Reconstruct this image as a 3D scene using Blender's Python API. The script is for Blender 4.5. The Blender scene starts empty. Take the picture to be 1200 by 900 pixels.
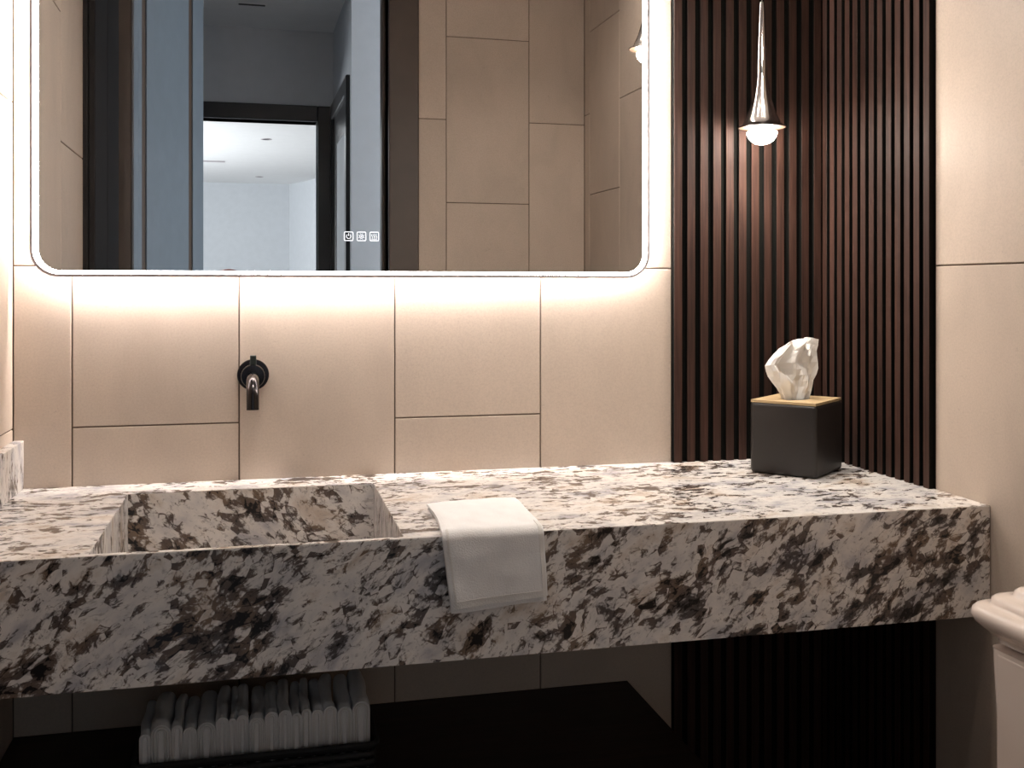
import bpy, bmesh, math, random
from mathutils import Vector, Matrix, noise
random.seed(7)
PI = math.pi
H = 1.235                     # eye height of the photograph above the floor
SC = bpy.context.scene
COL = SC.collection

# ------------------------------------------------------------------ camera
cd = bpy.data.cameras.new('camera')
cam = bpy.data.objects.new('camera', cd); COL.objects.link(cam)
cam.location = (0, -2.06966, H)
cam.rotation_euler = (PI/2, 0, -0.23464)
cd.sensor_fit = 'HORIZONTAL'; cd.sensor_width = 36
cd.lens = 1219.94/1200*36
cd.shift_y = -(450-336.42)/1200
cd.clip_start = 0.02; cd.clip_end = 60
SC.camera = cam

# ------------------------------------------------------------------ light and exposure
W = bpy.data.worlds.new('world'); SC.world = W; W.use_nodes = True
W.node_tree.nodes['Background'].inputs[0].default_value = (0.62, 0.78, 1.0, 1)
W.node_tree.nodes['Background'].inputs[1].default_value = 1.0
SC.view_settings.view_transform = 'Standard'; SC.view_settings.look = 'None'
SC.view_settings.exposure = 0.0; SC.view_settings.gamma = 1.0
SC.view_settings.use_curve_mapping = False

LED_FRONT, LED_BACK = 34.0, 205.0            # emission of the mirror's front band and hidden rear strip
BULB = 130.0                                # pendant lamp emission
ICON = 1.25

def area(name, loc, target, sx, sy, power, color):
    l = bpy.data.lights.new(name, 'AREA'); l.shape = 'RECTANGLE'; l.size = sx; l.size_y = sy
    l.energy = power; l.color = color
    o = bpy.data.objects.new(name, l); COL.objects.link(o); o.location = loc
    o.rotation_euler = (Vector(target)-Vector(loc)).to_track_quat('-Z', 'Y').to_euler()
    return o
# daylight lamps: unseen hall end window; added window to light the far room
area('daylight_hall', (2.02, -2.25, 1.35), (0, -2.3, 1.25), 0.75, 1.5, 50, (0.86, 0.93, 1.0))
area('fill_light_far_room', (-3.15, -8.0, 1.1), (0.2, -8.2, 3.3), 2.6, 1.3, 350, (0.93, 0.97, 1.0))
# added washroom fill lamps, none seen: a spot in each ceiling housing (built below)
def spot(name, loc, power, color, ang=110, blend=.8, size=.04):
    l = bpy.data.lights.new(name, 'SPOT'); l.energy = power; l.color = color
    l.spot_size = math.radians(ang); l.spot_blend = blend; l.shadow_soft_size = size
    o = bpy.data.objects.new(name, l); COL.objects.link(o); o.location = loc
    return o
WARM = (1.0, 0.83, 0.66)
CEIL = 2.6
FILL_SPOTS = [(0.20, -0.50), (0.95, -0.95)]
for (x, y), e in zip(FILL_SPOTS, (30, 17)):
    spot('fill_beam', (x, y, CEIL-.03), e, (1.0, 0.90, 0.80))

# ------------------------------------------------------------------ node helpers
class NT:
    def __init__(s, name):
        s.m = bpy.data.materials.new(name); s.m.use_nodes = True
        s.t = s.m.node_tree; s.b = s.t.nodes['Principled BSDF']
    def n(s, typ, **kw):
        nd = s.t.nodes.new(typ)
        for k, v in kw.items():
            if k.startswith('i_'): nd.inputs[k[2:].replace('_', ' ')].default_value = v
            else: setattr(nd, k, v)
        return nd
    def l(s, a, b): s.t.links.new(a, b)
    def coord(s, rot=(0,0,0), scale=(1,1,1), rand=True):
        tc = s.n('ShaderNodeTexCoord')
        mp = s.n('ShaderNodeMapping'); mp.inputs['Rotation'].default_value = rot
        mp2 = s.n('ShaderNodeMapping'); mp2.inputs['Scale'].default_value = scale
        s.l(tc.outputs['Object'], mp.inputs['Vector'])
        src = mp.outputs['Vector']
        if rand:
            oi = s.n('ShaderNodeObjectInfo'); v = s.n('ShaderNodeVectorMath', operation='SCALE')
            cb = s.n('ShaderNodeCombineXYZ')
            for i, k in enumerate((37.0, 61.0, 23.0)):
                mt = s.n('ShaderNodeMath', operation='MULTIPLY'); mt.inputs[1].default_value = k
                s.l(oi.outputs['Random'], mt.inputs[0]); s.l(mt.outputs[0], cb.inputs[i])
            ad = s.n('ShaderNodeVectorMath', operation='ADD')
            s.l(src, ad.inputs[0]); s.l(cb.outputs[0], ad.inputs[1]); src = ad.outputs[0]
        s.l(src, mp2.inputs['Vector'])
        return mp2.outputs['Vector']
    def noise(s, vec, scale, detail=4, rough=.55, dist=0):
        nd = s.n('ShaderNodeTexNoise'); nd.inputs['Scale'].default_value = scale
        nd.inputs['Detail'].default_value = detail; nd.inputs['Roughness'].default_value = rough
        nd.inputs['Distortion'].default_value = dist
        if vec is not None: s.l(vec, nd.inputs['Vector'])
        return nd
    def ramp(s, fac, stops):
        r = s.n('ShaderNodeValToRGB'); e = r.color_ramp.elements
        while len(e) < len(stops): e.new(.5)
        for i, (p, c) in enumerate(stops):
            e[i].position = p; e[i].color = c if len(c) == 4 else (*c, 1)
        s.l(fac, r.inputs[0]); return r.outputs[0]
    def mix(s, fac, a, b, mode='MIX'):
        m = s.n('ShaderNodeMix', data_type='RGBA', blend_type=mode)
        for sock, v in ((m.inputs[0], fac), (m.inputs[6], a), (m.inputs[7], b)):
            if isinstance(v, (int, float)): sock.default_value = v
            elif isinstance(v, tuple): sock.default_value = v if len(v) == 4 else (*v, 1)
            else: s.l(v, sock)
        return m.outputs[2]
    def math(s, op, a, b=None, clamp=False):
        m = s.n('ShaderNodeMath', operation=op, use_clamp=clamp)
        for i, v in enumerate((a, b)):
            if v is None: continue
            if isinstance(v, (int, float)): m.inputs[i].default_value = v
            else: s.l(v, m.inputs[i])
        return m.outputs[0]
    def bump(s, h, strength=.3, dist=.002):
        b = s.n('ShaderNodeBump'); b.inputs['Strength'].default_value = strength
        b.inputs['Distance'].default_value = dist
        s.l(h, b.inputs['Height']); s.l(b.outputs[0], s.b.inputs['Normal'])
    def base(s, c, rough=.5, metal=0, spec=.5):
        if isinstance(c, tuple): s.b.inputs['Base Color'].default_value = (*c, 1)
        else: s.l(c, s.b.inputs['Base Color'])
        s.b.inputs['Roughness'].default_value = rough; s.b.inputs['Metallic'].default_value = metal
        s.b.inputs['Specular IOR Level'].default_value = spec

B3 = (0,0,0); W3 = (1,1,1)
def plain(name, c, rough=.5, metal=0, spec=.5, var=.06, vs=14):
    q = NT(name); v = q.coord(rand=True); n = q.noise(v, vs, 5)
    lo = tuple(x*(1-var) for x in c); hi = tuple(min(1, x*(1+var)) for x in c)
    q.base(q.ramp(n.outputs[0], [(.3, lo), (.7, hi)]), rough, metal, spec)
    return q.m
def emit(name, c, s):
    q = NT(name); q.base((.8,.8,.8), .4)
    q.b.inputs['Emission Color'].default_value = (*c, 1); q.b.inputs['Emission Strength'].default_value = s
    return q.m

def tile_mat(name, c):
    q = NT(name); v = q.coord(); oi = q.n('ShaderNodeObjectInfo')
    cloud = q.noise(q.coord(scale=(1.6, 1.6, .8)), 4.5, 6, .6, .6)
    fine = q.noise(v, 260, 3, .7); speck = q.noise(v, 120, 5, .85); speck2 = q.noise(v, 42, 6, .8)
    col = q.ramp(cloud.outputs[0], [(.28, tuple(x*.90 for x in c)), (.5, c), (.75, tuple(min(1, x*1.07) for x in c))])
    col = q.mix(q.math('MULTIPLY', q.ramp(fine.outputs[0], [(.40, B3), (.70, W3)]), .38), col, tuple(x*.72 for x in c))
    sp = q.ramp(speck.outputs[0], [(.63, B3), (.70, W3)])
    col = q.mix(q.math('MULTIPLY', sp, .60), col, tuple(x*.52 for x in c))
    col = q.mix(q.math('MULTIPLY', q.ramp(speck2.outputs[0], [(.62, B3), (.70, W3)]), .35), col, tuple(x*.6 for x in c))
    hs = q.n('ShaderNodeHueSaturation'); q.l(col, hs.inputs['Color'])
    q.l(q.math('ADD', .95, q.math('MULTIPLY', oi.outputs['Random'], .10)), hs.inputs['Value'])
    q.base(hs.outputs[0], .48, 0, .35); q.bump(fine.outputs[0], .12, .0006)
    return q.m

def granite(name, rot, stretch=(.42, 1, 1), dark=0.0, off=(0,0,0), sc=1.0):
    q = NT(name)
    tc = q.n('ShaderNodeTexCoord')
    m0 = q.n('ShaderNodeMapping'); m0.vector_type = 'POINT'
    m0.inputs['Location'].default_value = off; m0.inputs['Rotation'].default_value = rot
    q.l(tc.outputs['Object'], m0.inputs['Vector'])
    P = m0.outputs['Vector']
    # gentle swirling of the coordinates
    wn = q.noise(P, 9, 3, .5)
    sub = q.n('ShaderNodeVectorMath', operation='SUBTRACT'); q.l(wn.outputs['Color'], sub.inputs[0]); sub.inputs[1].default_value = (.5,.5,.5)
    scl = q.n('ShaderNodeVectorMath', operation='SCALE'); q.l(sub.outputs[0], scl.inputs[0]); scl.inputs['Scale'].default_value = .045
    add = q.n('ShaderNodeVectorMath', operation='ADD'); q.l(P, add.inputs[0]); q.l(scl.outputs[0], add.inputs[1])
    m1 = q.n('ShaderNodeMapping'); m1.inputs['Scale'].default_value = tuple(x*sc for x in stretch)
    q.l(add.outputs[0], m1.inputs['Vector']); S = m1.outputs['Vector']
    big = q.noise(S, 8.0, 4, .55)
    mid = q.noise(S, 36, 7, .62)
    fine = q.noise(S, 170, 4, .7)
    tone = q.noise(S, 13, 5, .6)
    vor2 = q.n('ShaderNodeTexVoronoi', feature='F1'); vor2.inputs['Scale'].default_value = 62; q.l(S, vor2.inputs['Vector'])
    vor = q.n('ShaderNodeTexVoronoi', feature='DISTANCE_TO_EDGE'); vor.inputs['Scale'].default_value = 62; q.l(S, vor.inputs['Vector'])
    f = q.math('ADD', q.math('MULTIPLY', mid.outputs[0], .58), q.math('MULTIPLY', big.outputs[0], .42))
    f = q.math('ADD', f, q.math('MULTIPLY', q.math('SUBTRACT', fine.outputs[0], .5), .16))
    sepv = q.n('ShaderNodeSeparateColor'); q.l(vor2.outputs['Color'], sepv.inputs[0])
    f = q.math('ADD', f, q.math('MULTIPLY', q.math('SUBTRACT', sepv.outputs[0], .5), .115))
    edge = q.ramp(vor.outputs['Distance'], [(.0, W3), (.10, B3)])
    f = q.math('ADD', f, q.math('MULTIPLY', edge, .030))
    f = q.math('ADD', f, dark)
    # pale crystals with grey, rose and ochre casts
    pale = q.ramp(tone.outputs[0], [(.34, (.48,.47,.50)), (.45, (.74,.71,.69)), (.55, (.86,.82,.78)), (.68, (.64,.55,.47))])
    pep = q.noise(S, 95, 5, .7)
    pale = q.mix(q.math('MULTIPLY', q.ramp(pep.outputs[0], [(.55, B3), (.64, W3)]), .55), pale, (.30,.27,.26))
    matrix = q.ramp(tone.outputs[0], [(.36, (.085,.075,.076)), (.50, (.13,.10,.086)), (.64, (.22,.155,.11))])
    col = q.mix(q.ramp(f, [(.495, B3), (.545, W3)]), pale, matrix)
    col = q.mix(q.ramp(f, [(.590, B3), (.620, W3)]), col, (.016,.014,.015))
    q.base(col, .16, 0, .5)
    return q.m

def wood(name, c, rough=.5, gs=(38, 38, 1.4), contrast=.45):
    q = NT(name); v = q.coord(scale=gs); oi = q.n('ShaderNodeObjectInfo')
    g = q.noise(v, 3.2, 7, .65, .8); g2 = q.noise(q.coord(scale=(gs[0]*5, gs[1]*5, gs[2]*2)), 3, 4, .6)
    col = q.ramp(g.outputs[0], [(.30, tuple(x*(1-contrast) for x in c)), (.52, c), (.72, tuple(min(1, x*(1+contrast)) for x in c))])
    col = q.mix(q.math('MULTIPLY', g2.outputs[0], .35), col, tuple(x*.45 for x in c))
    hs = q.n('ShaderNodeHueSaturation'); q.l(col, hs.inputs['Color'])
    q.l(q.math('ADD', .82, q.math('MULTIPLY', oi.outputs['Random'], .36)), hs.inputs['Value'])
    q.base(hs.outputs[0], rough, 0, .25); q.bump(g2.outputs[0], .15, .0005)
    return q.m

def cloth(name, c):
    q = NT(name); v = q.coord(rand=False); n = q.noise(v, 420, 3, .7); n2 = q.noise(v, 30, 4)
    h = n.outputs[0]
    q.base(q.ramp(n2.outputs[0], [(.3, tuple(x*.94 for x in c)), (.7, c)]), .95, 0, .1)
    q.b.inputs['Sheen Weight'].default_value = .25
    q.bump(h, .6, .0016)
    return q.m

M = {}
M['tile'] = tile_mat('wall_tile', (.56, .465, .385))
M['grout'] = plain('grout', (.14, .10, .075), .9)
M['granite_top'] = granite('granite_top', (0, 0, math.radians(-8)), (.62, 1, 1), -.030, (.3, .1, 0), 1.45)
M['granite_front'] = granite('granite_front', (0, math.radians(36), 0), (.55, 1, 1), -.003, (2.1, 0, .4), 1.45)
M['granite_basin'] = granite('granite_basin', (0, math.radians(-38), 0), (.6, 1, 1), .008, (5.2, 0, 1.7), 1.25)
M['granite_side'] = granite('granite_side', (0, math.radians(80), 0), (.35, 1, 1), -.040, (3.3, .6, 1.1), 1.5)
M['walnut'] = wood('walnut', (.044, .0195, .0135), .62, contrast=.62)
M['felt'] = plain('black_felt', (.0054, .0054, .0045), .95, 0, .1)
M['shelf'] = wood('shelf_wood', (.035, .020, .014), .5, (2, 30, 30))
M['bamboo'] = wood('bamboo', (.53, .385, .215), .45, (3, 46, 46), .2)
M['black'] = plain('satin_black', (.019, .016, .0145), .40, 0, .45)
M['blackmetal'] = plain('black_chrome', (.055, .050, .052), .17, 1.0, .5)
M['grip'] = plain('lever_grey', (.045, .055, .050), .45, .3)
M['chrome'] = plain('smoked_chrome', (.66, .61, .58), .17, 1.0, .5, .02)
M['cord'] = plain('grey_cord', (.30, .29, .29), .6)
M['bulb'] = emit('lamp_glass', (1.0, .91, .81), BULB)
M['ledf'] = emit('led_front', (1.0, .955, .94), LED_FRONT)
M['ledb'] = emit('led_rear', (1.0, .915, .865), LED_BACK)
M['edgefill'] = emit('edge_fill_light', (1.0, .935, .90), 24.0)
M['icon'] = emit('icon_light', (.90, .93, 1.0), ICON)
M['mirror'] = plain('mirror_glass', (.90, .905, .90), .0, 1.0, .5, .0)
M['frame'] = plain('frame_aluminium', (.42, .38, .395), .6, .0)
M['towel'] = cloth('terry', (.92, .91, .905))
M['hem'] = cloth('hem_cloth', (.86, .84, .81))
q = NT('tissue_paper'); q.base((.93, .91, .88), .9, 0, .1)
tr = q.n('ShaderNodeBsdfTranslucent'); tr.inputs[0].default_value = (.93, .90, .84, 1); mxs = q.n('ShaderNodeMixShader'); mxs.inputs[0].default_value = .14
q.l(q.b.outputs[0], mxs.inputs[1]); q.l(tr.outputs[0], mxs.inputs[2]); q.l(mxs.outputs[0], q.t.nodes['Material Output'].inputs[0]); M['tissue'] = q.m
M['ceramic'] = plain('cream_ceramic', (.80, .69, .615), .09, 0, .55, .03, 5)
M['wicker'] = plain('dark_weave', (.016, .015, .015), .7)
M['doorgrey'] = plain('grey_paint', (.15, .175, .20), .42, 0, .4, .05)
M['bronze'] = plain('bronze_bead', (.075, .048, .032), .45, 0, .4)
M['casing'] = plain('dark_casing', (.085, .066, .055), .40, 0, .45)
M['blackpaint'] = plain('black_paint', (.012, .012, .014), .28, 0, .5)
M['cupboard'] = plain('charcoal_lacquer', (.020, .018, .018), .75, 0, .15)
M['wallgrey'] = plain('wall_paint', (.52, .54, .565), .8, 0, .3, .03)
M['ceiling'] = plain('ceiling_paint', (.80, .80, .80), .9, 0, .2, .02)
M['floor'] = tile_mat('floor_tile', (.07, .06, .055))
M['vent'] = plain('vent_black', (.02, .02, .02), .6)
M['white'] = plain('white_trim', (.78, .78, .77), .5)
M['leather'] = plain('red_brown_leather', (.30, .13, .11), .5)
M['fill_lens'] = emit('fill_lens_glow', (1.0, .92, .82), 6)

# ------------------------------------------------------------------ mesh helpers
def empty(name, loc=(0,0,0), rz=0):
    o = bpy.data.objects.new(name, None); COL.objects.link(o); o.location = loc; o.rotation_euler = (0,0,rz)
    o.empty_display_size = .05
    return o
def tag(o, label=None, cat=None, group=None, kind=None):
    if label: o['label'] = label
    if cat: o['category'] = cat
    if group: o['group'] = group
    if kind: o['kind'] = kind
    return o
def origin(p):
    v = Vector((0,0,0))
    while p is not None: v = v + Vector(p.location); p = p.parent
    return v
def obj(name, bm, mat, parent=None, smooth=False, world=True, loc=None):
    if parent is not None and world:
        bmesh.ops.translate(bm, verts=bm.verts, vec=-origin(parent))
    bmesh.ops.recalc_face_normals(bm, faces=bm.faces)
    me = bpy.data.meshes.new(name); bm.to_mesh(me); bm.free()
    if smooth:
        me.polygons.foreach_set('use_smooth', [True]*len(me.polygons))
        if smooth is not True: me.set_sharp_from_angle(angle=math.radians(smooth))
    me.materials.append(M[mat])
    o = bpy.data.objects.new(name, me); COL.objects.link(o); o.parent = parent
    if loc: o.location = loc
    return o
def inst(o, name, parent, loc, rz=0):
    c = o.copy(); c.name = name; COL.objects.link(c); c.parent = parent; c.location = loc; c.rotation_euler = (0,0,rz)
    return c
def box(bm, a, b, bev=0, seg=2):
    x0,y0,z0 = (min(a[i], b[i]) for i in range(3)); x1,y1,z1 = (max(a[i], b[i]) for i in range(3))
    t = bmesh.new()
    vs = [t.verts.new(p) for p in ((x0,y0,z0),(x1,y0,z0),(x1,y1,z0),(x0,y1,z0),(x0,y0,z1),(x1,y0,z1),(x1,y1,z1),(x0,y1,z1))]
    for f in ((0,3,2,1),(4,5,6,7),(0,1,5,4),(1,2,6,5),(2,3,7,6),(3,0,4,7)): t.faces.new([vs[i] for i in f])
    if bev: bmesh.ops.bevel(t, geom=t.edges[:], offset=bev, segments=seg, profile=.5, affect='EDGES')
    me = bpy.data.meshes.new('t'); t.to_mesh(me); t.free(); bm.from_mesh(me); bpy.data.meshes.remove(me)
    return bm
def bx(a, b, bev=0, seg=2): return box(bmesh.new(), a, b, bev, seg)
def loft(bm, rings, cap0=True, cap1=True, closed=True):
    R = [[bm.verts.new(p) for p in r] for r in rings]
    n = len(R[0])
    for a, b in zip(R, R[1:]):
        for i in range(n if closed else n-1):
            bm.faces.new((a[i], a[(i+1)%n], b[(i+1)%n], b[i]))
    if cap0: bm.faces.new(R[0][::-1])
    if cap1: bm.faces.new(R[-1])
    return bm
def lathe(bm, prof, c, n=32, axis='z', cap0=True, cap1=True):
    rings = []
    for r, h in prof:
        rg = []
        for i in range(n):
            a = 2*PI*i/n; u, v = r*math.cos(a), r*math.sin(a)
            rg.append((c[0]+u, c[1]+v, c[2]+h) if axis == 'z' else (c[0]+u, c[1]+h, c[2]+v))
        rings.append(rg)
    return loft(bm, rings, cap0, cap1)
def tube(bm, pts, r, n=20, radii=None):
    pts = [Vector(p) for p in pts]; rings = []; ref = None
    for i, p in enumerate(pts):
        d = ((pts[min(i+1, len(pts)-1)]-pts[max(i-1, 0)])).normalized()
        if ref is None: ref = d.orthogonal().normalized()
        ref = (ref-d*ref.dot(d)).normalized(); s = d.cross(ref); rr = radii[i] if radii else r
        rings.append([p+ref*rr*math.cos(2*PI*k/n)+s*rr*math.sin(2*PI*k/n) for k in range(n)])
    return loft(bm, rings)
def rrect(x0, x1, y0, y1, r, seg=6):
    out = []
    for cx, cy, a0 in ((x1-r, y1-r, 0), (x0+r, y1-r, PI/2), (x0+r, y0+r, PI), (x1-r, y0+r, 1.5*PI)):
        for i in range(seg+1):
            a = a0+PI/2*i/seg; out.append((cx+r*math.cos(a), cy+r*math.sin(a)))
    return out
def Z(r): return r+H

# ------------------------------------------------------------------ setting: shell
XL, XR, YR = -.4465, 1.2, -1.70       # washroom: left wall, right wall, rear wall (mirror wall is y = 0)
TD = .003                             # grout lies this far behind the tile faces
def struct(name, bm, mat, label=None):
    o = obj(name, bm, mat); o['kind'] = 'structure'
    if label: o['label'] = label
    return o
wall_back = struct('wall_back', bx((XL-.1, TD, 0), (XR+.1, .12, CEIL)), 'grout', 'beige tiled mirror wall above and below the granite counter')
wall_right = struct('wall_right', bx((XR+TD, TD, 0), (XR+.12, YR-.12, CEIL)), 'grout', 'beige tiled wall right of the dark slats')
b = bx((XL-TD, TD, 0), (XL-.12, YR-.12, CEIL))
wall_left = struct('wall_left', b, 'grout', 'beige tiled wall at the left end of the counter')
OX0, OX1, OTOP = -.395, .466, 2.5    # door opening in the rear wall
b = bmesh.new()
box(b, (XL, YR-TD, 0), (OX0, YR-.12, CEIL)); box(b, (OX1, YR-TD, 0), (XR, YR-.12, CEIL)); box(b, (OX0, YR-TD, OTOP), (OX1, YR-.12, CEIL))
wall_rear = struct('wall_rear', b, 'grout', 'tiled wall with the entrance opening, seen in the mirror')

# tiles: one object per tile, children of their wall
tile_cache = {}
def tile(parent, w, h, loc, rz):
    key = (round(w, 4), round(h, 4))
    g = .0013
    if key not in tile_cache:
        bm = bmesh.new(); c = .0012; t = TD-.0002
        r0 = [(-w/2+g, t, -h/2+g), (w/2-g, t, -h/2+g), (w/2-g, t, h/2-g), (-w/2+g, t, h/2-g)]
        r1 = [(p[0], c, p[2]) for p in r0]
        r2 = [(p[0]-math.copysign(c, p[0]), 0, p[2]-math.copysign(c, p[2])) for p in r0]
        loft(bm, [r0, r1, r2])
        o = obj('tile', bm, 'tile', parent); tile_cache[key] = o
        o.location = loc; o.rotation_euler = (0,0,rz); return o
    return inst(tile_cache[key], 'tile', parent, loc, rz)
def subtract(iv, holes):
    for h0, h1 in holes:
        out = []
        for a, b in iv:
            if h1 <= a or h0 >= b: out.append((a, b)); continue
            if h0 > a: out.append((a, h0))
            if h1 < b: out.append((h1, b))
        iv = out
    return iv
def tile_wall(parent, cols, place, rz, holes=()):
    """cols: (u0, u1, joint height); holes: (u0, u1, z0, z1)"""
    for u0, u1, zj in cols:
        z = zj - .6*math.ceil(zj/.6)
        while z < CEIL-.002:
            iv = [(max(z, 0), min(z+.6, CEIL))]
            iv = subtract(iv, [(h[2], h[3]) for h in holes if h[0] < u1-.002 and h[1] > u0+.002])
            for a, b in iv:
                if b-a > .012: tile(parent, u1-u0, b-a, place((u0+u1)/2, (a+b)/2), rz)
            z += .6
J = Z(.0391)
cols = []
xs = [XL, -.345, -.045, .255, .555, .8435]
for i in range(5): cols.append((xs[i], xs[i+1], J if i % 2 == 0 else J-.3))
tile_wall(wall_back, cols, lambda u, z: (u, 0, z), 0)
ys = [-.392, -.700, -1.014, -1.329, -1.642, YR]
tile_wall(wall_right, [(ys[i+1], ys[i], J if i % 2 == 0 else J+.3) for i in range(5)], lambda u, z: (XR, u, z), -PI/2)
CY0, CY1 = -.955, -1.522              # dark built-in cupboard in the left wall
yl = [0, -.30, -.61, CY0, CY1, YR]
tile_wall(wall_left, [(yl[i+1], yl[i], J+(.3 if i % 2 == 0 else 0)) for i in range(5)], lambda u, z: (XL, u, z), PI/2,
          [(CY1, CY0, 0, 2.35)])
RJ = Z(.305)
tile_wall(wall_rear, [(.573, .675, RJ+.3), (OX1, .573, RJ+.3), (.675, .985, RJ), (.985, XR, RJ+.3), (XL, -.15, RJ+.3), (-.15, .15, RJ), (.15, OX1, RJ+.3)],
          lambda u, z: (u, YR, z), PI, [(XL-.1, .573, 0, OTOP+.1)])

# floor and ceiling of washroom, hall and far room
struct('floor', bx((-3.4, .12, -.1), (3.2, -12.4, 0)), 'floor')
struct('ceiling', bx((-3.4, .12, CEIL), (3.2, -12.4, CEIL+.1)), 'ceiling', 'white ceiling over washroom, hall and far room')
# hall behind the camera: wide near the entrance, then a corridor to the far doorway
HX, HY, FY = .435, -2.685, -3.65      # corridor right wall, facing wall, far doorway wall
struct('wall_hall_right', bx((HX, HY, 0), (2.0, FY-.001, CEIL)), 'wallgrey', 'pale grey hall wall facing the washroom entrance')
struct('wall_hall_left', bx((-.70, YR-.12, 0), (-.82, FY, CEIL)), 'wallgrey')
b = bmesh.new()                       # hall end wall with window opening
wz0, wz1, wy0, wy1 = .55, 2.15, -1.90, -2.62
box(b, (1.9, YR-.12, 0), (2.0, HY, wz0)); box(b, (1.9, YR-.12, wz1), (2.0, HY, CEIL))
box(b, (1.9, YR-.12, wz0), (2.0, wy0, wz1)); box(b, (1.9, wy1, wz0), (2.0, HY, wz1))
struct('wall_hall_end', b, 'wallgrey')
struct('wall_hall_front', bx((XR+.12, YR-.0, 0), (2.0, YR-.12, CEIL)), 'wallgrey')
def window_frame(name, axis_x, y0, y1, z0, z1):
    b = bmesh.new(); w = .05
    for p in (((axis_x-.03, y0, z0), (axis_x+.03, y0-w, z1)), ((axis_x-.03, y1+w, z0), (axis_x+.03, y1, z1)),
              ((axis_x-.03, y0-w, z0), (axis_x+.03, y1+w, z0+w)), ((axis_x-.03, y0-w, z1-w), (axis_x+.03, y1+w, z1))):
        box(b, *p)
    return struct(name, b, 'white')
window_frame('window_1', 1.95, wy0, wy1, wz0, wz1)
# wall with the far doorway
DX0, DX1, DTOP = -.548, .352, Z(.882)
b = bmesh.new()
box(b, (-3.3, FY, 0), (DX0, FY-.12, CEIL)); box(b, (DX1, FY, 0), (3.0, FY-.12, CEIL)); box(b, (DX0, FY, DTOP), (DX1, FY-.12, CEIL))
struct('wall_hall_back', b, 'wallgrey', 'grey hall wall with the far doorway, seen in the mirror')
struct('wall_far_back', bx((-3.3, -12.13, 0), (.57, -12.3, CEIL)), 'wallgrey', 'pale wall at the back of the far room')
b = bmesh.new()                       # slanting corner wall of the far room
loft(b, [[(.57, -12.13, 0), (.88, -11.27, 0), (1.0, -11.27, 0), (.69, -12.2, 0)], [(.57, -12.13, CEIL), (.88, -11.27, CEIL), (1.0, -11.27, CEIL), (.69, -12.2, CEIL)]])
struct('wall_far_corner', b, 'wallgrey')
struct('wall_far_right', bx((2.9, FY-.12, 0), (3.0, -12.3, CEIL)), 'wallgrey')
struct('wall_far_side', bx((.88, -11.27, 0), (2.9, -11.40, CEIL)), 'wallgrey')
b = bmesh.new()
fz0, fz1, fy0, fy1 = .4, 2.0, -6.6, -9.4
box(b, (-3.0, FY-.12, 0), (-3.1, -12.3, fz0)); box(b, (-3.0, FY-.12, fz1), (-3.1, -12.3, CEIL))
box(b, (-3.0, FY-.12, fz0), (-3.1, fy0, fz1)); box(b, (-3.0, fy1, fz0), (-3.1, -12.3, fz1))
struct('wall_far_left', b, 'wallgrey')
window_frame('added_window', -3.05, fy0, fy1, fz0, fz1)  # unseen window, added to light the far room

# casings (each piece lies on its wall)
def casing(name, pieces, mat, label=None):
    b = bmesh.new()
    for p in pieces: box(b, *p, bev=.004, seg=1)
    return struct(name, b, mat, label)
casing('trim_1', [((OX1, YR-.13, 0), (OX1+.107, YR+.014, OTOP+.107)), ((XL+.001, YR-.13, 0), (OX0, YR+.014, OTOP+.107)),
                  ((OX0, YR-.13, OTOP), (OX1, YR+.014, OTOP+.107)), ((OX1-.014, YR-.13, 0), (OX1, YR-.075, OTOP))], 'casing', 'dark bronze casing around the washroom entrance')
casing('trim_2', [((DX1, FY-.12, 0), (DX1+.075, FY+.018, DTOP+.083)), ((DX0-.083, FY-.12, 0), (DX0, FY+.018, DTOP+.083)),
                  ((DX0, FY-.12, DTOP), (DX1, FY+.018, DTOP+.083))], 'blackpaint', 'black casing around the far doorway')
struct('trim_4', bx((OX0+.0002, YR-.1305, 0), (OX0+.007, YR+.0135, OTOP), .001, 1), 'doorgrey', 'blue grey jamb lining of the washroom entrance')
HD0, HD1 = -2.845, -3.56              # hall side door
casing('trim_3', [((HX-.018, HD0+.083, 0), (HX+.02, HD0, DTOP+.083)), ((HX-.018, HD1, 0), (HX+.02, HD1-.075, DTOP+.083)),
                  ((HX-.018, HD0, DTOP), (HX+.02, HD1, DTOP+.083))], 'blackpaint', 'black casing of the hall side door')

# ------------------------------------------------------------------ doors
def leaf_parts(root, w, h, stile, mats, panels, rev=.012, th=.044, bead=True):
    """leaf in local space: x along width from the hinge, front face y = 0 towards -y"""
    fm, pm, bmt = mats
    obj('stile', bx((0, 0, 0), (stile, th, h), .0015, 1), fm, root, world=False)
    obj('stile', bx((w-stile, 0, 0), (w, th, h), .0015, 1), fm, root, world=False)
    rails = [0, .18]; 
    zs = [(0, .18)] + panels[1] + [(h-.13, h)]
    for z0, z1 in zs: obj('rail', bx((stile, 0, z0), (w-stile, th, z1), .0015, 1), fm, root, world=False)
    cuts = sorted(zs)
    for (a0, a1), (b0, b1) in zip(cuts, cuts[1:]):
        p = obj('door_panel', bx((stile-.004, rev, a1-.004), (w-stile+.004, th-rev, b0+.004)), pm, root, world=False)
        if bead:
            bb = bmesh.new(); k = .016
            for q in (((stile, .0, a1), (stile+k, rev, b0)), ((w-stile-k, .0, a1), (w-stile, rev, b0)),
                      ((stile+k, .0, a1), (w-stile-k, rev, a1+k)), ((stile+k, .0, b0-k), (w-stile-k, rev, b0))):
                box(bb, *q)
            obj('bead', bb, bmt, p, world=False)
d1 = empty('door_1', (OX0-.018, YR-.1315, .01)); d1.rotation_euler = (0, 0, math.radians(-90+14.8)); d1['kind'] = 'structure'
d1['label'] = 'blue grey panelled entrance door standing open behind the camera'
DOOR_W = .84
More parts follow.
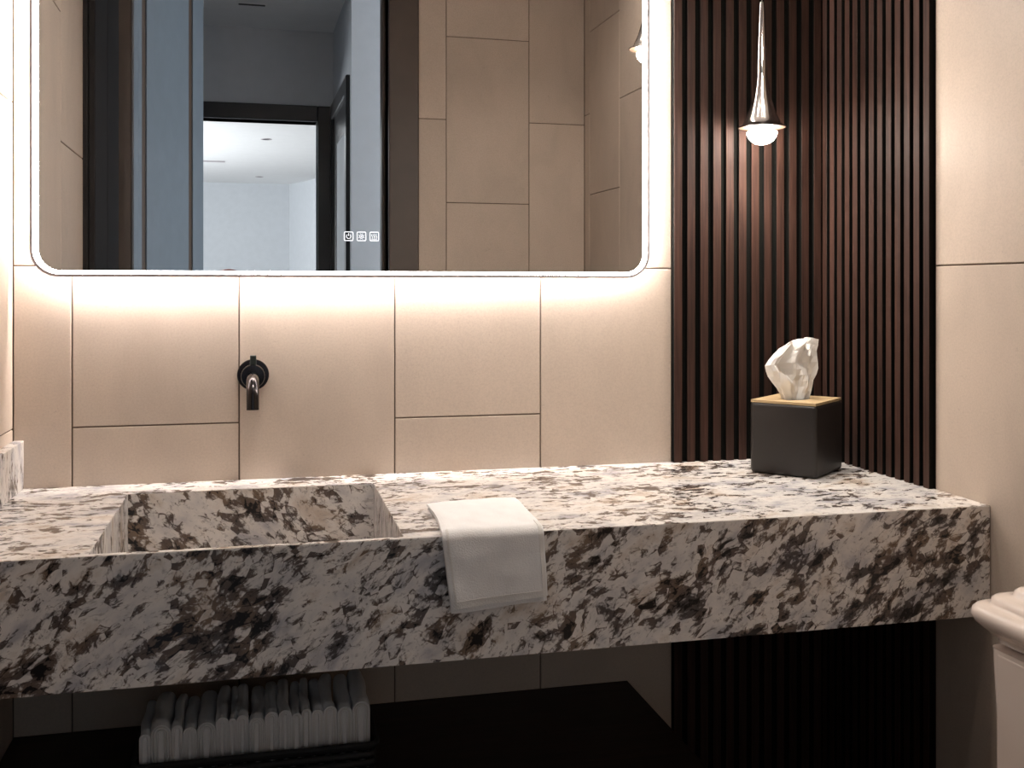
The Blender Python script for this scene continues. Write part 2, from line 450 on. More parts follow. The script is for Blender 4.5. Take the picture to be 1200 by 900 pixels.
def door_flip(root):
    for c in root.children_recursive:
        for v in c.data.vertices: v.co.y = -v.co.y
        c.data.flip_normals()
DH = 2.485
for nm, a0, a1, m_, rv in (('stile', 0, .110, 'doorgrey', 0), ('bronze_inlay', .110, .160, 'bronze', .006), ('door_panel', .160, .642, 'doorgrey', 0),
                           ('bronze_inlay', .642, .697, 'bronze', .006), ('stile', .697, DOOR_W, 'doorgrey', 0)):
    obj(nm, bx((a0, rv, 0), (a1, .044-rv, DH), .0012, 1), m_, d1, world=False)
door_flip(d1)
hb = bmesh.new(); lathe(hb, [(.025, 0), (.025, .008)], (DOOR_W-.06, .0, 1.0), 20, 'y'); tube(hb, [(DOOR_W-.06, .0, 1.0), (DOOR_W-.06, .045, 1.0)], .009, 12)
tube(hb, [(DOOR_W-.06, .045, 1.0), (DOOR_W-.17, .045, 1.0)], .008, 12)
obj('door_handle', hb, 'blackmetal', d1, 40, world=False)
d3 = empty('door_3', (HX-.002, HD0, .01)); d3.rotation_euler = (0,0,-PI/2); d3['kind'] = 'structure'; d3['label'] = 'black glossy panelled door in the hall side wall'
leaf_parts(d3, HD0-HD1, DTOP-.01, .11, ('blackpaint', 'blackpaint', 'blackpaint'), (None, [(.95, 1.07)]), .010, .02)

# built-in dark cupboard on the left wall, seen in the mirror
cb = tag(empty('tall_cupboard', (XL, (CY0+CY1)/2, 0)), 'tall dark bronze two-door cupboard set in the left tiled wall, reflected in the mirror', 'cupboard')
obj('cupboard_frame', bx((XL-.002, CY1, 0), (XL+.012, CY0, 2.35), .002, 1), 'cupboard', cb)
for a, c in ((CY0-.008, -1.222+.003), (-1.222-.003, CY1+.012)):
    d = obj('cupboard_door', bx((XL+.0125, c, .06), (XL+.030, a, 2.335), .003, 2), 'cupboard', cb)
    hy = c+.03 if a > -1.1 else a-.03
    obj('pull_handle', bx((XL+.030, hy-.005, .95), (XL+.048, hy+.005, 1.2), .003, 2), 'blackmetal', d)

# ------------------------------------------------------------------ slat panels
ZT, AP = Z(-.3707), .1867             # counter top height, apron height
ZB = ZT-AP; CF = -.541                # counter underside, counter front plane
def slat_run(where, z0, z1, label):
    t = tag(empty('slat_panel', (.844, -.01, z0) if where == 'back' else (1.19, -.392, z0)), label, 'wall panel', 'walnut slat panels in the right corner')
    first = None
    if where == 'back':
        obj('felt_backing', bx((.8442, -.0035, z0), (1.1995, 0.0025, z1)), 'felt', t)
        n, pos = 12, [(.8442+.0296*k) for k in range(12)]
        make = lambda p: bx((p, -.0120, z0), (p+.0177, -.0036, z1), .0006, 1); face = Vector((0,-1,0))
    else:
        obj('felt_backing', bx((1.1966, -.0036, z0), (1.2025, -.3885, z1)), 'felt', t)
        pos = [-.0155-.02975*k for k in range(13)]
        make = lambda p: bx((1.1880, p, z0), (1.1964, p-.0177, z1), .0006, 1); face = Vector((-1,0,0))
    for k, p in enumerate(pos):
        if first is None:
            first = obj('slat', make(p), 'walnut', t); first.data.materials.append(M['felt'])   # walnut on the facing side, black on the others
            for pl in first.data.polygons: pl.material_index = 0 if pl.normal.dot(face) > .5 else 1
        else:
            d = p-pos[0]
            inst(first, 'slat', t, (d, 0, 0) if where == 'back' else (0, d, 0))
    return t
slat_run('back', ZT, CEIL, 'dark walnut vertical slats on the mirror wall above the counter')
slat_run('right', ZT, CEIL, 'dark walnut vertical slats on the right side wall above the counter')
slat_run('back', 0, ZB, 'dark walnut slats on the back wall below the counter')
slat_run('right', 0, ZB, 'dark walnut slats on the right wall below the counter')

# ------------------------------------------------------------------ granite counter with trough basin
ct = tag(empty('vanity_counter', (.38, -.27, ZB)), 'floating speckled granite vanity counter with sunken trough basin and deep apron', 'counter')
g = .0006
x0, x1, y0, y1 = XL+g, XR-g, CF, -g
SX0, SX1, SY0, SY1 = -.236, .2035, CF+.012, -.095   # basin opening
th = .02
b = bmesh.new()
def quadgrid(xs, ys, z0, z1, holes):
    for i in range(len(xs)-1):
        for j in range(len(ys)-1):
            if (i, j) in holes: continue
            box(b, (xs[i], ys[j], z0), (xs[i+1], ys[j+1], z1))
# top as an eight-sided frame round the basin: single clean surface
def frame_top(bm, o, i, z0, z1):
    O = [(o[0],o[2]),(o[1],o[2]),(o[1],o[3]),(o[0],o[3])]; I = [(i[0],i[2]),(i[1],i[2]),(i[1],i[3]),(i[0],i[3])]
    vt = [bm.verts.new((*p, z1)) for p in O]; it = [bm.verts.new((*p, z1)) for p in I]
    vb = [bm.verts.new((*p, z0)) for p in O]; ib = [bm.verts.new((*p, z0)) for p in I]
    for k in range(4):
        l = (k+1) % 4
        bm.faces.new((vt[k], vt[l], it[l], it[k])); bm.faces.new((vb[l], vb[k], ib[k], ib[l]))
        bm.faces.new((vt[l], vt[k], vb[k], vb[l])); bm.faces.new((it[k], it[l], ib[l], ib[k]))
frame_top(b, (x0, x1, y0+.0005, y1), (SX0, SX1, SY0, SY1), ZT-th, ZT)
obj('countertop', b, 'granite_top', ct)
apb = bx((x0, y0, ZB), (x1, y0+.0115, ZT-.0004), .0012, 2)
obj('apron', apb, 'granite_front', ct)
DP = ZT-.165
obj('basin_back', bx((SX0-th, SY1, DP), (SX1+th, SY1+th, ZT-th)), 'granite_basin', ct)
# basin walls reach the top edge: thin facing slabs
obj('basin_back', bx((SX0, SY1-.001, DP), (SX1, SY1+.0005, ZT-.0012)), 'granite_basin', ct)
obj('basin_side', bx((SX0-th, SY0, DP), (SX0+.0006, SY1, ZT-.0012)), 'granite_side', ct)
obj('basin_side', bx((SX1-.0006, SY0, DP), (SX1+th, SY1, ZT-.0012)), 'granite_side', ct)
bf = bmesh.new()
loft(bf, [[(SX0, SY0, DP+.015), (SX1, SY0, DP+.015), (SX1, SY1-.02, DP), (SX0, SY1-.02, DP)],
          [(SX0, SY0, DP-.02), (SX1, SY0, DP-.02), (SX1, SY1, DP-.02), (SX0, SY1, DP-.02)]])
obj('basin_floor', bf, 'granite_basin', ct)
obj('drain_slot', bx((-.13, SY1-.018, DP-.005), (.09, SY1-.003, DP+.001), .001, 1), 'blackmetal', ct)
obj('counter_base', bx((x0+.02, y0+.0116, ZB), (x1-.02, y1-.03, ZB+.012)), 'felt', ct)
obj('side_splash', bx((x0, y0, ZT+.0002), (XL+.0188, y1, Z(-.282)), .0012, 2), 'granite_side', ct)

# ------------------------------------------------------------------ lighted mirror
MX, MY, MZ = .186, -.035, Z(.0186)
mr = tag(empty('lighted_mirror', (MX, MY, MZ), math.radians(.55)), 'large round-cornered wall mirror with a glowing white edge over the basin', 'mirror')
hw, mh, r = .5965, .86, .050
def ring_face(bm, ox, oz, inset_s, inset_b, y, rr):
    pts = rrect(-hw+inset_s, hw-inset_s, inset_b, mh-inset_b, max(rr, .004), 10)
    return [(p[0], y, p[1]) for p in pts]
def band(a, b_):
    bm = bmesh.new(); n = len(a)
    A = [bm.verts.new(p) for p in a]; B = [bm.verts.new(p) for p in b_]
    for i in range(n): bm.faces.new((A[i], A[(i+1) % n], B[(i+1) % n], B[i]))
    return bm
f0 = ring_face(None, 0, 0, 0, 0, .003, r); f1 = ring_face(None, 0, 0, 0, 0, -.0005, r)
f2 = ring_face(None, 0, 0, .0054, .0054, -.0005, r-.0054); f3 = ring_face(None, 0, 0, .0054, .0054, .002, r-.0054)
bm = bmesh.new(); loft(bm, [f0, f1, f2, f3], False, False)
obj('mirror_frame', bm, 'frame', mr, 40, world=False)
g0 = ring_face(None, 0, 0, .0012, .0012, .0172, r-.0012); g1 = ring_face(None, 0, 0, .0012, .0012, .0030, r-.0012)
obj('edge_fill_glow', band(g0, g1), 'edgefill', mr, world=False)  # glowing side ring added to brighten the wall beside the mirror
a = ring_face(None, 0, 0, .0054, .0054, .0004, r-.0054); c = ring_face(None, 0, 0, .0156, .0116, .0004, r-.012)
obj('light_band', band(a, c), 'ledf', mr, world=False)
bm = bmesh.new(); bm.faces.new([bm.verts.new(p) for p in c])
obj('mirror_glass', bm, 'mirror', mr, world=False)
d = ring_face(None, 0, 0, .001, .001, .0175, r)
bm = bmesh.new(); bm.faces.new([bm.verts.new(p) for p in d]); 
obj('back_plate', bm, 'frame', mr, world=False)
e0 = ring_face(None, 0, 0, .030, .030, .0176, r-.02); e1 = ring_face(None, 0, 0, .030, .030, .0275, r-.02)
bm = bmesh.new(); loft(bm, [e0, e1], False, True)
obj('rear_housing', bm, 'frame', mr, world=False)
l0 = ring_face(None, 0, 0, .029, .029, .0185, r-.019); l1 = ring_face(None, 0, 0, .029, .029, .0255, r-.019)
obj('rear_light_strip', band(l0, l1), 'ledb', mr, world=False)
# touch buttons: power, brightness, demist
def stroke(bm, pts, w, y=-.0006, close=False):
    n = len(pts); L = []
    for i, p in enumerate(pts):
        q0 = pts[(i-1) % n] if (close or i > 0) else p; q1 = pts[(i+1) % n] if (close or i < n-1) else p
        dx, dz = q1[0]-q0[0], q1[1]-q0[1]; k = math.hypot(dx, dz) or 1
        nx, nz = -dz/k*w/2, dx/k*w/2
        L.append((bm.verts.new((p[0]+nx, y, p[1]+nz)), bm.verts.new((p[0]-nx, y, p[1]-nz))))
    for i in range(n if close else n-1):
        a, b = L[i], L[(i+1) % n]; bm.faces.new((a[0], b[0], b[1], a[1]))
bz = .0985-.0186
for k, bxm in enumerate((.1611, .1858, .2106)):
    cx = bxm-MX; s = .0084; bm = bmesh.new()
    stroke(bm, [(cx+p[0], bz+p[1]) for p in rrect(-s, s, -s, s, .002, 3)], .0014, close=True)
    if k == 0:
        stroke(bm, [(cx+.0042*math.cos(t), bz-.0002+.0042*math.sin(t)) for t in [PI/2+.6+i*(2*PI-1.2)/16 for i in range(17)]], .0011)
        stroke(bm, [(cx, bz+.0058), (cx, bz+.0005)], .0011)
    elif k == 1:
        stroke(bm, [(cx+.0036*math.cos(t), bz+.0036*math.sin(t)) for t in [i*2*PI/16 for i in range(16)]], .0009, close=True)
        stroke(bm, [(cx+.0008*math.cos(t), bz+.0008*math.sin(t)) for t in [i*2*PI/8 for i in range(8)]], .0012, close=True)
        for i in range(8):
            t = i*PI/4+PI/8; stroke(bm, [(cx+.0052*math.cos(t), bz+.0052*math.sin(t)), (cx+.0064*math.cos(t), bz+.0064*math.sin(t))], .0008)
    else:
        for dx in (-.0040, 0, .0040):
            stroke(bm, [(cx+dx+.0010*math.sin(i*PI/4), bz-.0040+i*.0011) for i in range(9)], .0008)
        stroke(bm, [(cx-.005, bz-.0058), (cx+.005, bz-.0058)], .0008)
    obj(('power_button', 'brightness_button', 'demist_button')[k], bm, 'icon', mr, world=False)

# ------------------------------------------------------------------ faucet
FX, FZ = -.0188, Z(-.1686)
fc = tag(empty('wall_faucet', (FX, 0, FZ)), 'black metal wall-mounted faucet above the granite basin', 'faucet')
bm = bmesh.new(); lathe(bm, [(.0285, -.0002), (.0300, -.002), (.0300, -.0075), (.0288, -.0090), (.020, -.0092)], (FX, 0, FZ), 40, 'y')
obj('escutcheon', bm, 'blackmetal', fc, 40)
bm = bmesh.new(); lathe(bm, [(.0215, -.009), (.0222, -.011), (.0222, -.047), (.0210, -.0495), (.012, -.050)], (FX, 0, FZ), 40, 'y')
obj('valve_body', bm, 'blackmetal', fc, 40)
obj('lever', bx((FX-.0055, -.046, FZ+.018), (FX+.0062, -.028, FZ+.039), .0012, 2), 'grip', fc)
pts = [(FX, -.045, FZ-.002), (FX, -.075, FZ-.002)]
for i in range(11):
    t = i/10*PI*.47; pts.append((FX+.0006*i/10, -.095-.042*math.sin(t), FZ-.044+.042*math.cos(t)))
pts.append((FX+.0006, pts[-1][1]-.001, Z(-.2215)))
bm = bmesh.new(); tube(bm, pts, .0112, 24); obj('spout', bm, 'blackmetal', fc, 40)

# ------------------------------------------------------------------ pendants
def pendant(px, py, zr, label):
    t = tag(empty('pendant_lamp', (px, py, zr)), label, 'lamp', 'smoked chrome pendant lamps over the counter corner')
    prof = [(.0470, .0004), (.0480, -.0004), (.0492, .0004), (.0482, .0022), (.0420, .0050), (.0375, .0105), (.0344, .0180), (.0300, .027), (.0262, .037), (.0210, .053), (.0166, .0705), (.0133, .088), (.0116, .102), (.0109, .111)]
    bm = bmesh.new(); lathe(bm, prof, (px, py, zr), 48, cap0=False, cap1=True)
    obj('bell_shade', bm, 'chrome', t, 50)
    bm = bmesh.new(); lathe(bm, [(.0110, .1112), (.0112, .1122), (.0110, .130), (.0098, .165), (.0083, .20), (.0068, .230), (.0056, .252), (.0046, .2595), (.002, .261)], (px, py, zr), 32)
    obj('stem', bm, 'chrome', t, 50)
    bm = bmesh.new(); lathe(bm, [(.0468, .0006), (.0468, .0014)], (px, py, zr), 40); obj('lamp_base', bm, 'bronze', t)
    bm = bmesh.new(); lathe(bm, [(.0130, .0004), (.0130, -.0070), (.0290, -.0072), (.0304, -.0090), (.0298, -.0145), (.0266, -.0215), (.0215, -.0272), (.0140, -.0317), (.006, -.0338), (.0005, -.0342)], (px, py, zr), 36)
    obj('light_bulb', bm, 'bulb', t, 50)
    spot('pendant_beam', (px, py, zr-.0352), 8.5, (1.0, .91, .81), 150, 1.0, .02)
    bm = bmesh.new(); tube(bm, [(px, py, zr+.260), (px, py, CEIL-.02)], .0013, 8); obj('cord', bm, 'cord', t, True)
    bm = bmesh.new(); lathe(bm, [(.045, CEIL-zr-.0005), (.045, CEIL-zr-.018), (.042, CEIL-zr-.022), (.004, CEIL-zr-.024)], (px, py, zr), 32)
    obj('canopy', bm, 'chrome', t, 40)
pendant(1.0014, -.10, Z(.3283), 'smoked chrome bell pendant with a glowing bulb before the walnut slats')
pendant(.903, -.33, Z(.568), 'higher smoked chrome bell pendant nearer the camera, its edge reflected at the mirror\'s right side')

# recessed ceiling lamps: real in the far room, added fill in the washroom
def downlight(x, y, label, lens, group, rim='white'):
    t = tag(empty('ceiling_light', (x, y, CEIL)), label, 'ceiling light', group)
    bm = bmesh.new(); lathe(bm, [(.034, -.0005), (.034, -.004), (.046, -.005), (.050, -.002), (.050, -.0005)], (x, y, CEIL), 28, cap0=False, cap1=False)
    obj('trim_ring', bm, rim, t, 40)
    bm = bmesh.new(); lathe(bm, [(.034, -.0008), (.034, -.0016)], (x, y, CEIL), 28); obj('lens', bm, lens, t)
for i, (x, y) in enumerate(FILL_SPOTS):
    downlight(x, y, ('round recessed fill light added in the ceiling over the granite basin', 'round recessed fill light added in the ceiling beside the toilet')[i], 'fill_lens', 'added fill lights of the washroom ceiling')

# ------------------------------------------------------------------ tissue box and tissue
TC = Vector((1.0465, -.1605, ZT)); TA = math.atan2(-.105, .0875)
tb = tag(empty('tissue_box', TC, TA), 'black cube tissue box with a light wooden top on the counter corner', 'tissue box')
a, c, hh = .0685, .0735, .146
bm = bx((-a, -c, .0005), (a, c, hh-.004), .008, 4); obj('box_body', bm, 'black', tb, 30, world=False)
bm = bmesh.new()
o4 = [(-a+.002, -c+.002), (a-.002, -c+.002), (a-.002, c-.002), (-a+.002, c-.002)]
el = [(.024*math.cos(t), .040*math.sin(t)) for t in [(-PI*.75+i*2*PI/24) for i in range(24)]]
top = [bm.verts.new((*p, hh)) for p in o4]; inn = [bm.verts.new((*p, hh)) for p in el]; inb = [bm.verts.new((*p, hh-.005)) for p in el]; tbm = [bm.verts.new((*p, hh-.005)) for p in o4]
for k in range(4):
    l = (k+1) % 4
    seg = [inn[(k*6+i) % 24] for i in range(7)]
    bm.faces.new([top[k], top[l]]+seg[::-1]); bm.faces.new((top[l], top[k], tbm[k], tbm[l]))
    bm.faces.new([tbm[l], tbm[k]]+[inb[(k*6+i) % 24] for i in range(7)])
for i in range(24): bm.faces.new((inn[i], inb[i], inb[(i+1) % 24], inn[(i+1) % 24]))
obj('wooden_top', bm, 'bamboo', tb, world=False)
ts = tag(empty('tissue', (1.0465, -.16, ZT+hh)), 'crumpled white paper tissue standing out of the black tissue box', 'tissue')
NS, NTt = 17, 11
bm = bmesh.new(); grid = []
def lerp(pts, t):
    for (t0, v0), (t1, v1) in zip(pts, pts[1:]):
        if t <= t1: return v0+(v1-v0)*(t-t0)/(t1-t0)
    return pts[-1][1]
Lp = [(0, -.031), (.10, -.033), (.35, -.051), (.63, -.0705), (.70, -.066), (.92, -.036), (1, -.020)]
Rp = [(0, .027), (.10, .031), (.52, .0505), (.60, .051), (.78, .049), (1, .042)]
HT = .121
for j in range(NTt+1):
    t = j/NTt; row = []
    L, R = lerp(Lp, t), lerp(Rp, t)
    for i in range(NS+1):
        s = i/NS
        topz = HT*(.93+.07*math.sin(min(1, s*1.25)*PI*.5)) + .0018*math.sin(s*17)
        x = L+(R-L)*s
        fold = lambda q: 2*abs(2*(q-math.floor(q+.5)))-1
        d = .014*fold(s*1.9+.15+.30*t)*(.35+.65*t) + .007*fold(s*3.1-.5*t+.3)*(.5+.5*t) + .004*fold(s*2.2+t*2.3)
        d += .010*noise.noise(Vector((s*2.6, t*2.4, 3.1))) + .004*abs(noise.noise(Vector((s*7, t*6, 9.1))))
        d -= .020*max(0, t-.55)*(.5-s)
        row.append(bm.verts.new((1.0465+x+.35*d*.3, -.158-d, ZT+hh-.012+t*topz+.012*t)))
    grid.append(row)
for j in range(NTt):
    for i in range(NS): bm.faces.new((grid[j][i], grid[j][i+1], grid[j+1][i+1], grid[j+1][i]))
o = obj('paper_sheet', bm, 'tissue', ts)
# a second, lower fold lying against the first on its left side
bm = bmesh.new(); grid = []
for j in range(19):
    t = j/18; row = []
    for i in range(25):
        s = i/24
        x = (-.031-.015*t)+(.024+.012*t*(1-t)*2)*s
        d = .013+.010*math.sin(s*PI)*(.4+.6*t)+.006*noise.noise(Vector((s*3, t*3, 7)))+.004*t
        row.append(bm.verts.new((1.0465+x, -.158-d, ZT+hh-.012+t*(.052+.016*(1-s)))))
    grid.append(row)
for j in range(18):
    for i in range(24): bm.faces.new((grid[j][i], grid[j][i+1], grid[j+1][i+1], grid[j+1][i]))
obj('paper_fold', bm, 'tissue', ts, 24)

# ------------------------------------------------------------------ hand towel over the front edge
tw = tag(empty('hand_towel', (.34, CF, ZT)), 'folded white terry hand towel draped over the counter front edge beside the basin', 'towel')
def towel_shell(name, layer, mat, s0=0.0, s1=1.0, k0=0, k1=None, lift=0.0, parent=None):
    """one folded layer swept along the path: counter top, round the edge, down the apron"""
    bm = bmesh.new()
    parent = parent or tw
    thick = .0048; NV = 30 if s1-s0 > .5 else 4; path = []
    z = ZT+.0012+layer*thick
    rad = .006+layer*thick
    yb = -.352 if layer == 0 else -.345
    hang = .1145-layer*.0035
    n1, n2, n3 = 22, 9, 18
    ye = CF+.006
    for i in range(n1): path.append((yb+(ye-yb)*i/n1, z, 0, 1))
    for i in range(n2):
        an = PI/2*i/n2; path.append((ye-rad*math.sin(an)-.0015*math.sin(an)*(1), z-rad+rad*math.cos(an), math.sin(an), math.cos(an)))
    yf = ye-rad-.0015
    for i in range(n3+1): path.append((yf-.004*(i/n3), z-rad-(hang-rad)*i/n3, 1, 0))
    n = len(path); outer = []; inner = []
    for k, (y, zz, ny, nz) in enumerate(path):
        q = k/(n-1); u = min(1, (k/n1)) if k < n1 else 1
        dn = 0 if k < n1+n2 else (k-n1-n2)/n3
        l = .2660-.0080*u+.0130*dn; rgt = .4235-.0105*u+.0045*dn
        if k < n1: l += .004*math.sin(u*PI); 
        ro, ri = [], []
        for j in range(NV+1):
            s = s0+(s1-s0)*j/NV
            x = l+(rgt-l)*s
            e = min(s, 1-s)*30
            edge = .55+.45*min(1, e/1.6) 
            if k < 2 or k > n-3: edge *= .7
            w = thick*edge + .0012*noise.noise(Vector((x*38, y*30+zz*30, layer*5.)))*1.2 + lift
            yy = y + (0 if k >= n1 else (.020*s*(1-u)+.006*math.sin(s*3.2)*(1-u)))
            sag = -.008*s*dn if True else 0
            zz2 = zz + (sag*0 if dn == 0 else .010*s*dn)
            wv = .0018*math.sin(s*7+layer)*dn
            ro.append(bm.verts.new((x, yy-ny*(w+wv+.0006), zz2+nz*w))); ri.append(bm.verts.new((x, yy-ny*max(.0, wv), zz2)))
        outer.append(ro); inner.append(ri)
    kk = (k0, n-1 if k1 is None else k1)
    for k in range(kk[0], kk[1]):
        for j in range(NV):
            bm.faces.new((outer[k][j], outer[k][j+1], outer[k+1][j+1], outer[k+1][j]))
            bm.faces.new((inner[k][j+1], inner[k][j], inner[k+1][j], inner[k+1][j+1]))
        bm.faces.new((outer[k+1][0], inner[k+1][0], inner[k][0], outer[k][0]))
        bm.faces.new((outer[k][NV], inner[k][NV], inner[k+1][NV], outer[k+1][NV]))
    for k in kk:
        for j in range(NV): bm.faces.new((outer[k][j], inner[k][j], inner[k][j+1], outer[k][j+1]) if k == kk[0] else (inner[k][j], outer[k][j], outer[k][j+1], inner[k][j+1]))
    bmesh.ops.delete(bm, geom=[v for v in bm.verts if not v.link_faces], context='VERTS')
    return obj(name, bm, mat, parent, 60)
towel_shell('towel_layer', 0, 'towel'); top_layer = towel_shell('towel_layer', 1, 'towel')
towel_shell('side_hem', 1, 'hem', .945, .985, 20, None, .0009, top_layer)
towel_shell('side_hem', 1, 'hem', .035, .060, 24, None, .0006, top_layer)
towel_shell('bottom_hem', 1, 'hem', .03, .97, 47, 49, .0007, top_layer)
# ------------------------------------------------------------------ shelf, basket, rolled washcloths
SZ = Z(-.8252)
sh = tag(empty('lower_shelf', (.15, -.25, SZ-.05)), 'dark wooden shelf under the granite counter', 'shelf')
obj('shelf_board', bx((XL+.0008, -.50, SZ-.045), (.7434, -.0008, SZ), .0015, 1), 'shelf', sh)
BX0, BX1, BY0, BY1, BR = -.200, .184, -.335, -.175, Z(-.757)
bk = tag(empty('towel_basket', ((BX0+BX1)/2, (BY0+BY1)/2, SZ)), 'low dark woven basket of washcloths on the shelf under the counter', 'basket')
obj('basket_floor', bx((BX0+.004, BY0+.004, SZ+.0005), (BX1-.004, BY1-.004, SZ+.006)), 'wicker', bk)
bm = bmesh.new()
nb = 5
for lv in range(nb):
    zc = SZ+.007+lv*(BR-SZ-.012)/(nb-1)*.98
    rp = rrect(BX0, BX1, BY0, BY1, .012, 4)
    pts = []
    ring = []
    N = len(rp)
    # subdivide the outline so that the weave can undulate
    out = []
    for i in range(N):
        a, c = Vector(rp[i]), Vector(rp[(i+1) % N]); m = max(1, int((c-a).length/.011))
        for k in range(m): out.append(a+(c-a)*k/m)
    cen = Vector(((BX0+BX1)/2, (BY0+BY1)/2))
    rings = []
    for i, p in enumerate(out):
        w = .0016*(1 if (i+lv) % 2 else -1)
        q = (out[(i+1) % len(out)]-out[i-1]).normalized(); nrm = Vector((q.y, -q.x))
        p2 = p+nrm*(w-.004)
        rings.append([(p2.x+nrm.x*dx, p2.y+nrm.y*dx, zc+dz) for dx, dz in ((.0035, 0), (0, .0068), (-.0035, 0), (0, -.0068))])
    rings.append(rings[0]); loft(bm, rings, False, False)
wv = obj('woven_side', bm, 'wicker', bk, True); wv['kind'] = 'stuff'
bm = bmesh.new()
rim = [(p[0], p[1], BR-.001) for p in rrect(BX0-.001, BX1+.001, BY0-.001, BY1+.001, .012, 4)]
tube(bm, rim+[rim[0], rim[1]], .0045, 8); obj('basket_rim', bm, 'wicker', bk, True)
# cloths: front edge positions read off the photograph
edges = [-.198, -.181, -.151, -.135, -.114, -.086, -.067, -.056, -.037, -.013, .008, .028, .043, .058, .077, .098, .122, .150]
edges = [-.192+(e+.198)*(.366/.348) for e in edges]
tops = [.046, .060, .056, .050, .056, .061, .058, .062, .058, .064, .066, .058, .062, .060, .064, .062, .068]
names = ['leftmost washcloth of the row in the basket, narrow and short', 'second washcloth from the left, wide and round-topped', 'third washcloth from the left in the basket',
 'fourth washcloth from the left, low and wide', 'fifth washcloth from the left, with a slanting fold', 'sixth washcloth from the left in the basket', 'seventh washcloth from the left, a thin one',
 'eighth washcloth from the left in the basket', 'ninth washcloth from the left, the middle of the row', 'tenth washcloth from the left in the basket', 'eleventh washcloth from the left, tall front end',
 'sixth washcloth from the right, showing curled layers', 'fifth washcloth from the right with looped layers', 'fourth washcloth from the right, low and curled',
 'third washcloth from the right, its back end standing up', 'second washcloth from the right in the basket', 'rightmost washcloth of the row, big and round with open layers']
for i in range(17):
    xa, xb = edges[i]+.0007, edges[i+1]-.0007; wd = xb-xa; cx = (xa+xb)/2
    zb = SZ+.0075; zt = BR+tops[i]
    t = tag(empty('washcloth', (cx, -.255, zb)), 'white folded '+names[i].replace('washcloth', 'washcloth') if False else names[i].replace('washcloth', 'white rolled washcloth'), 'towel', 'white washcloths standing in the basket')
    curled = i >= 11
    yf, yb = -.318-random.uniform(0, .006), -.186
    lean = random.uniform(-.004, .004) if i not in (14,) else -.006
    bm = bmesh.new(); rings = []
    ny = 16
    rise = .009 if i in (14, 15, 16) else .004
    for k in range(ny+1):
        v = k/ny; y = yf+(yb-yf)*v
        endr = min(1, math.sqrt(max(0.02, 1-(1-min(v, .06)/.06)**2)) if v < .06 else (math.sqrt(max(.02, 1-((v-.90)/.10)**2)) if v > .90 else 1))
        hw_ = wd/2*(.86+.14*endr); top = zt-zb-.010*(1-endr)+rise*v+.0018*math.sin(v*9+i)
        dx = lean*math.sin(v*PI)+.0012*math.sin(v*11+i*2)
        rg = []
        for a_ in range(18):
            an = 2*PI*a_/18; ca, sa = math.cos(an), math.sin(an)
            X = cx+dx+hw_*math.copysign(abs(ca)**.75, ca)*.99
            if sa >= 0: zz = zb+top-hw_*1.05+hw_*1.05*sa
            else: zz = zb+.002+.002*(1+sa)
            rg.append((X, y, zz))
        rings.append(rg)
    loft(bm, rings)
    # creases at the front end between the folded layers
    obj('rolled_cloth', bm, 'towel', t, 60)
    # layered fold edges on the front end
    nl = 3 if wd > .018 else 2
    for q in range(nl):
        rr = wd/2*(.92-.27*q); 
        if rr < .002: continue
        zc = zt-wd/2*1.05-.001
        if curled: zc = zt-wd/2*1.15
        pts = [(cx-rr, yf-.0005, BR-.004)]+[(cx-rr*math.cos(PI*m/10), yf-.0012, zc+rr*1.02*math.sin(PI*m/10)) for m in range(11)]+[(cx+rr, yf-.0005, BR-.004)]
        lb = bmesh.new(); tube(lb, pts, .0017, 6); obj('fold_layer', lb, 'towel' if not curled or q % 2 == 0 else 'hem', t, True)

# ------------------------------------------------------------------ toilet beside the counter
tl = tag(empty('toilet', (1.05, -1.04, 0)), 'glossy cream ceramic toilet tank with a moulded lid at the right edge', 'toilet')
X0, X1, Y1, Y0 = .990, 1.196, -.796, -1.246
LZ = Z(-.500)
def body_ring(z, k, r=.016): return [(p[0], p[1], z) for p in rrect(X0+k, X1, Y0+k, Y1-k, r, 6)]
bm = bmesh.new()
loft(bm, [body_ring(.40, .020), body_ring(.43, .014), body_ring(LZ-.03, .004), body_ring(LZ-.004, .003)])
tk = obj('tank', bm, 'ceramic', tl, 40)
bm = bx((X0+.0085, Y0+.05, .47), (X0+.002, Y1-.022, LZ-.010), .0022, 2)
obj('tank_panel', bm, 'ceramic', tk)
bm = bmesh.new()
def lid_ring(z, k, r=.036): return [(p[0], p[1], z) for p in rrect(.975+k, 1.197, -1.282+k, -.762-k, max(r-k*.35, .008), 10)]
prof = [(-.500, .034), (-.4985, .029), (-.492, .028), (-.488, .020), (-.483, .0165), (-.478, .010), (-.471, .003), (-.463, 0), (-.455, .0015), (-.450, .006), (-.4478, .013),
        (-.4472, .019), (-.444, .0205), (-.4385, .0215), (-.4355, .025), (-.4340, .032), (-.4335, .040), (-.4310, .043), (-.4245, .045), (-.4215, .049), (-.4200, .058), (-.4195, .085)]
loft(bm, [lid_ring(Z(z), k) for z, k in prof])
obj('tank_lid', bm, 'ceramic', tl, 60)
def oval(cx, cy, rx, ry, z, n=36): return [(cx+rx*math.cos(2*PI*i/n), cy+ry*math.sin(2*PI*i/n), z) for i in range(n)]
bm = bmesh.new(); cy = -1.036
loft(bm, [oval(.88, cy, .17, .11, 0), oval(.88, cy, .16, .10, .03), oval(.87, cy, .13, .09, .12), oval(.83, cy, .17, .13, .25), oval(.79, cy, .23, .18, .36), oval(.79, cy, .235, .185, .395), oval(.79, cy, .19, .14, .395), oval(.79, cy, .14, .10, .28)])
obj('bowl', bm, 'ceramic', tl, 50)
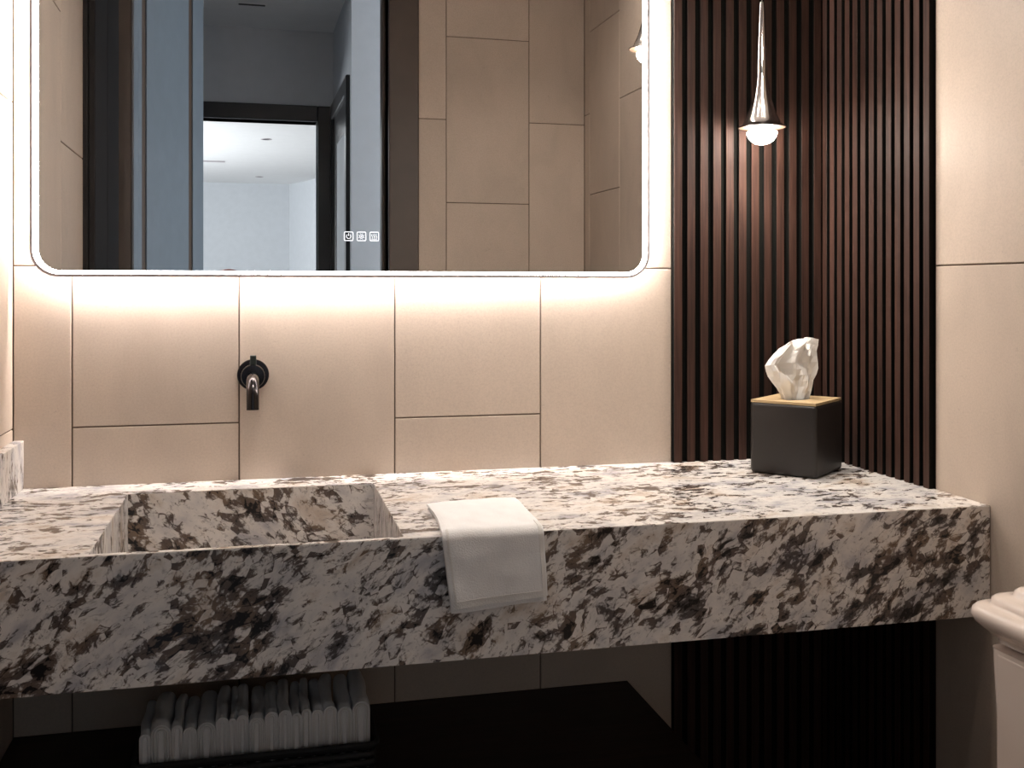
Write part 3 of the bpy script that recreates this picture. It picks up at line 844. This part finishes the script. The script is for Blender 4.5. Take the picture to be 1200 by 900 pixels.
bm = bmesh.new(); loft(bm, [oval(.79, cy, .235, .187, .396), oval(.79, cy, .24, .19, .405), oval(.79, cy, .232, .185, .418), oval(.79, cy, .20, .16, .424)])
obj('seat_lid', bm, 'ceramic', tl, 50)
bm = bx((.93, cy-.11, .33), (1.19, cy+.11, .4), .012, 3); obj('tank_base', bm, 'ceramic', tl, 40)

# ------------------------------------------------------------------ reflected hall and far room details
v = tag(empty('ceiling_vent', (.007, -3.183, CEIL)), 'slim black slot vent in the hall ceiling, reflected at the top of the mirror', 'vent')
obj('vent_slot', bx((-.055, -3.195, CEIL-.004), (.07, -3.172, CEIL-.0005)), 'vent', v)
obj('vent_rim', bx((-.065, -3.205, CEIL-.002), (.08, -3.162, CEIL-.0004)), 'white', v)
for x, y, lb in ((.178, -7.868, 'small dark-rimmed recessed light nearest in the far room ceiling'), (.170, -11.243, 'small recessed light near the far room back wall')):
    downlight(x, y, lb, 'vent', 'recessed lights in the far room ceiling', 'frame')
v = tag(empty('ceiling_vent', (-.36, -9.74, CEIL)), 'pale grey slot vent in the far room ceiling', 'vent')
obj('vent_slot', bx((-.50, -9.80, CEIL-.004), (-.22, -9.68, CEIL-.0005)), 'frame', v)
# armchair whose rounded back shows at the mirror's lower edge
ac = tag(empty('armchair', (-.14, -6.9, 0)), 'reddish brown high round-backed armchair in the far room, top just showing in the mirror', 'armchair')
bm = bmesh.new(); rings = []
for yy, k in ((-6.62, .01), (-6.605, 0), (-6.56, 0), (-6.545, .01)):
    rings.append([(-.14+(.30-k)*math.cos(t), yy, .45+(.930-k)*max(0, math.sin(t))**.6 if math.sin(t) > 0 else .45) for t in [i*PI/24 for i in range(25)]])
loft(bm, rings); obj('back_cushion', bm, 'leather', ac, 40)
obj('seat_cushion', bx((-.44, -6.62, .30), (.16, -7.2, .46), .04, 4), 'leather', ac, 40)
for s in (-.47, .13): obj('armrest', bx((s, -6.56, .20), (s+.06, -7.15, .62), .02, 3), 'leather', ac, 40)
for sx in (-.41, .11):
    for sy in (-6.62, -7.12): obj('leg', bx((sx, sy, 0), (sx+.03, sy-.03, .3), .004, 1), 'shelf', ac)
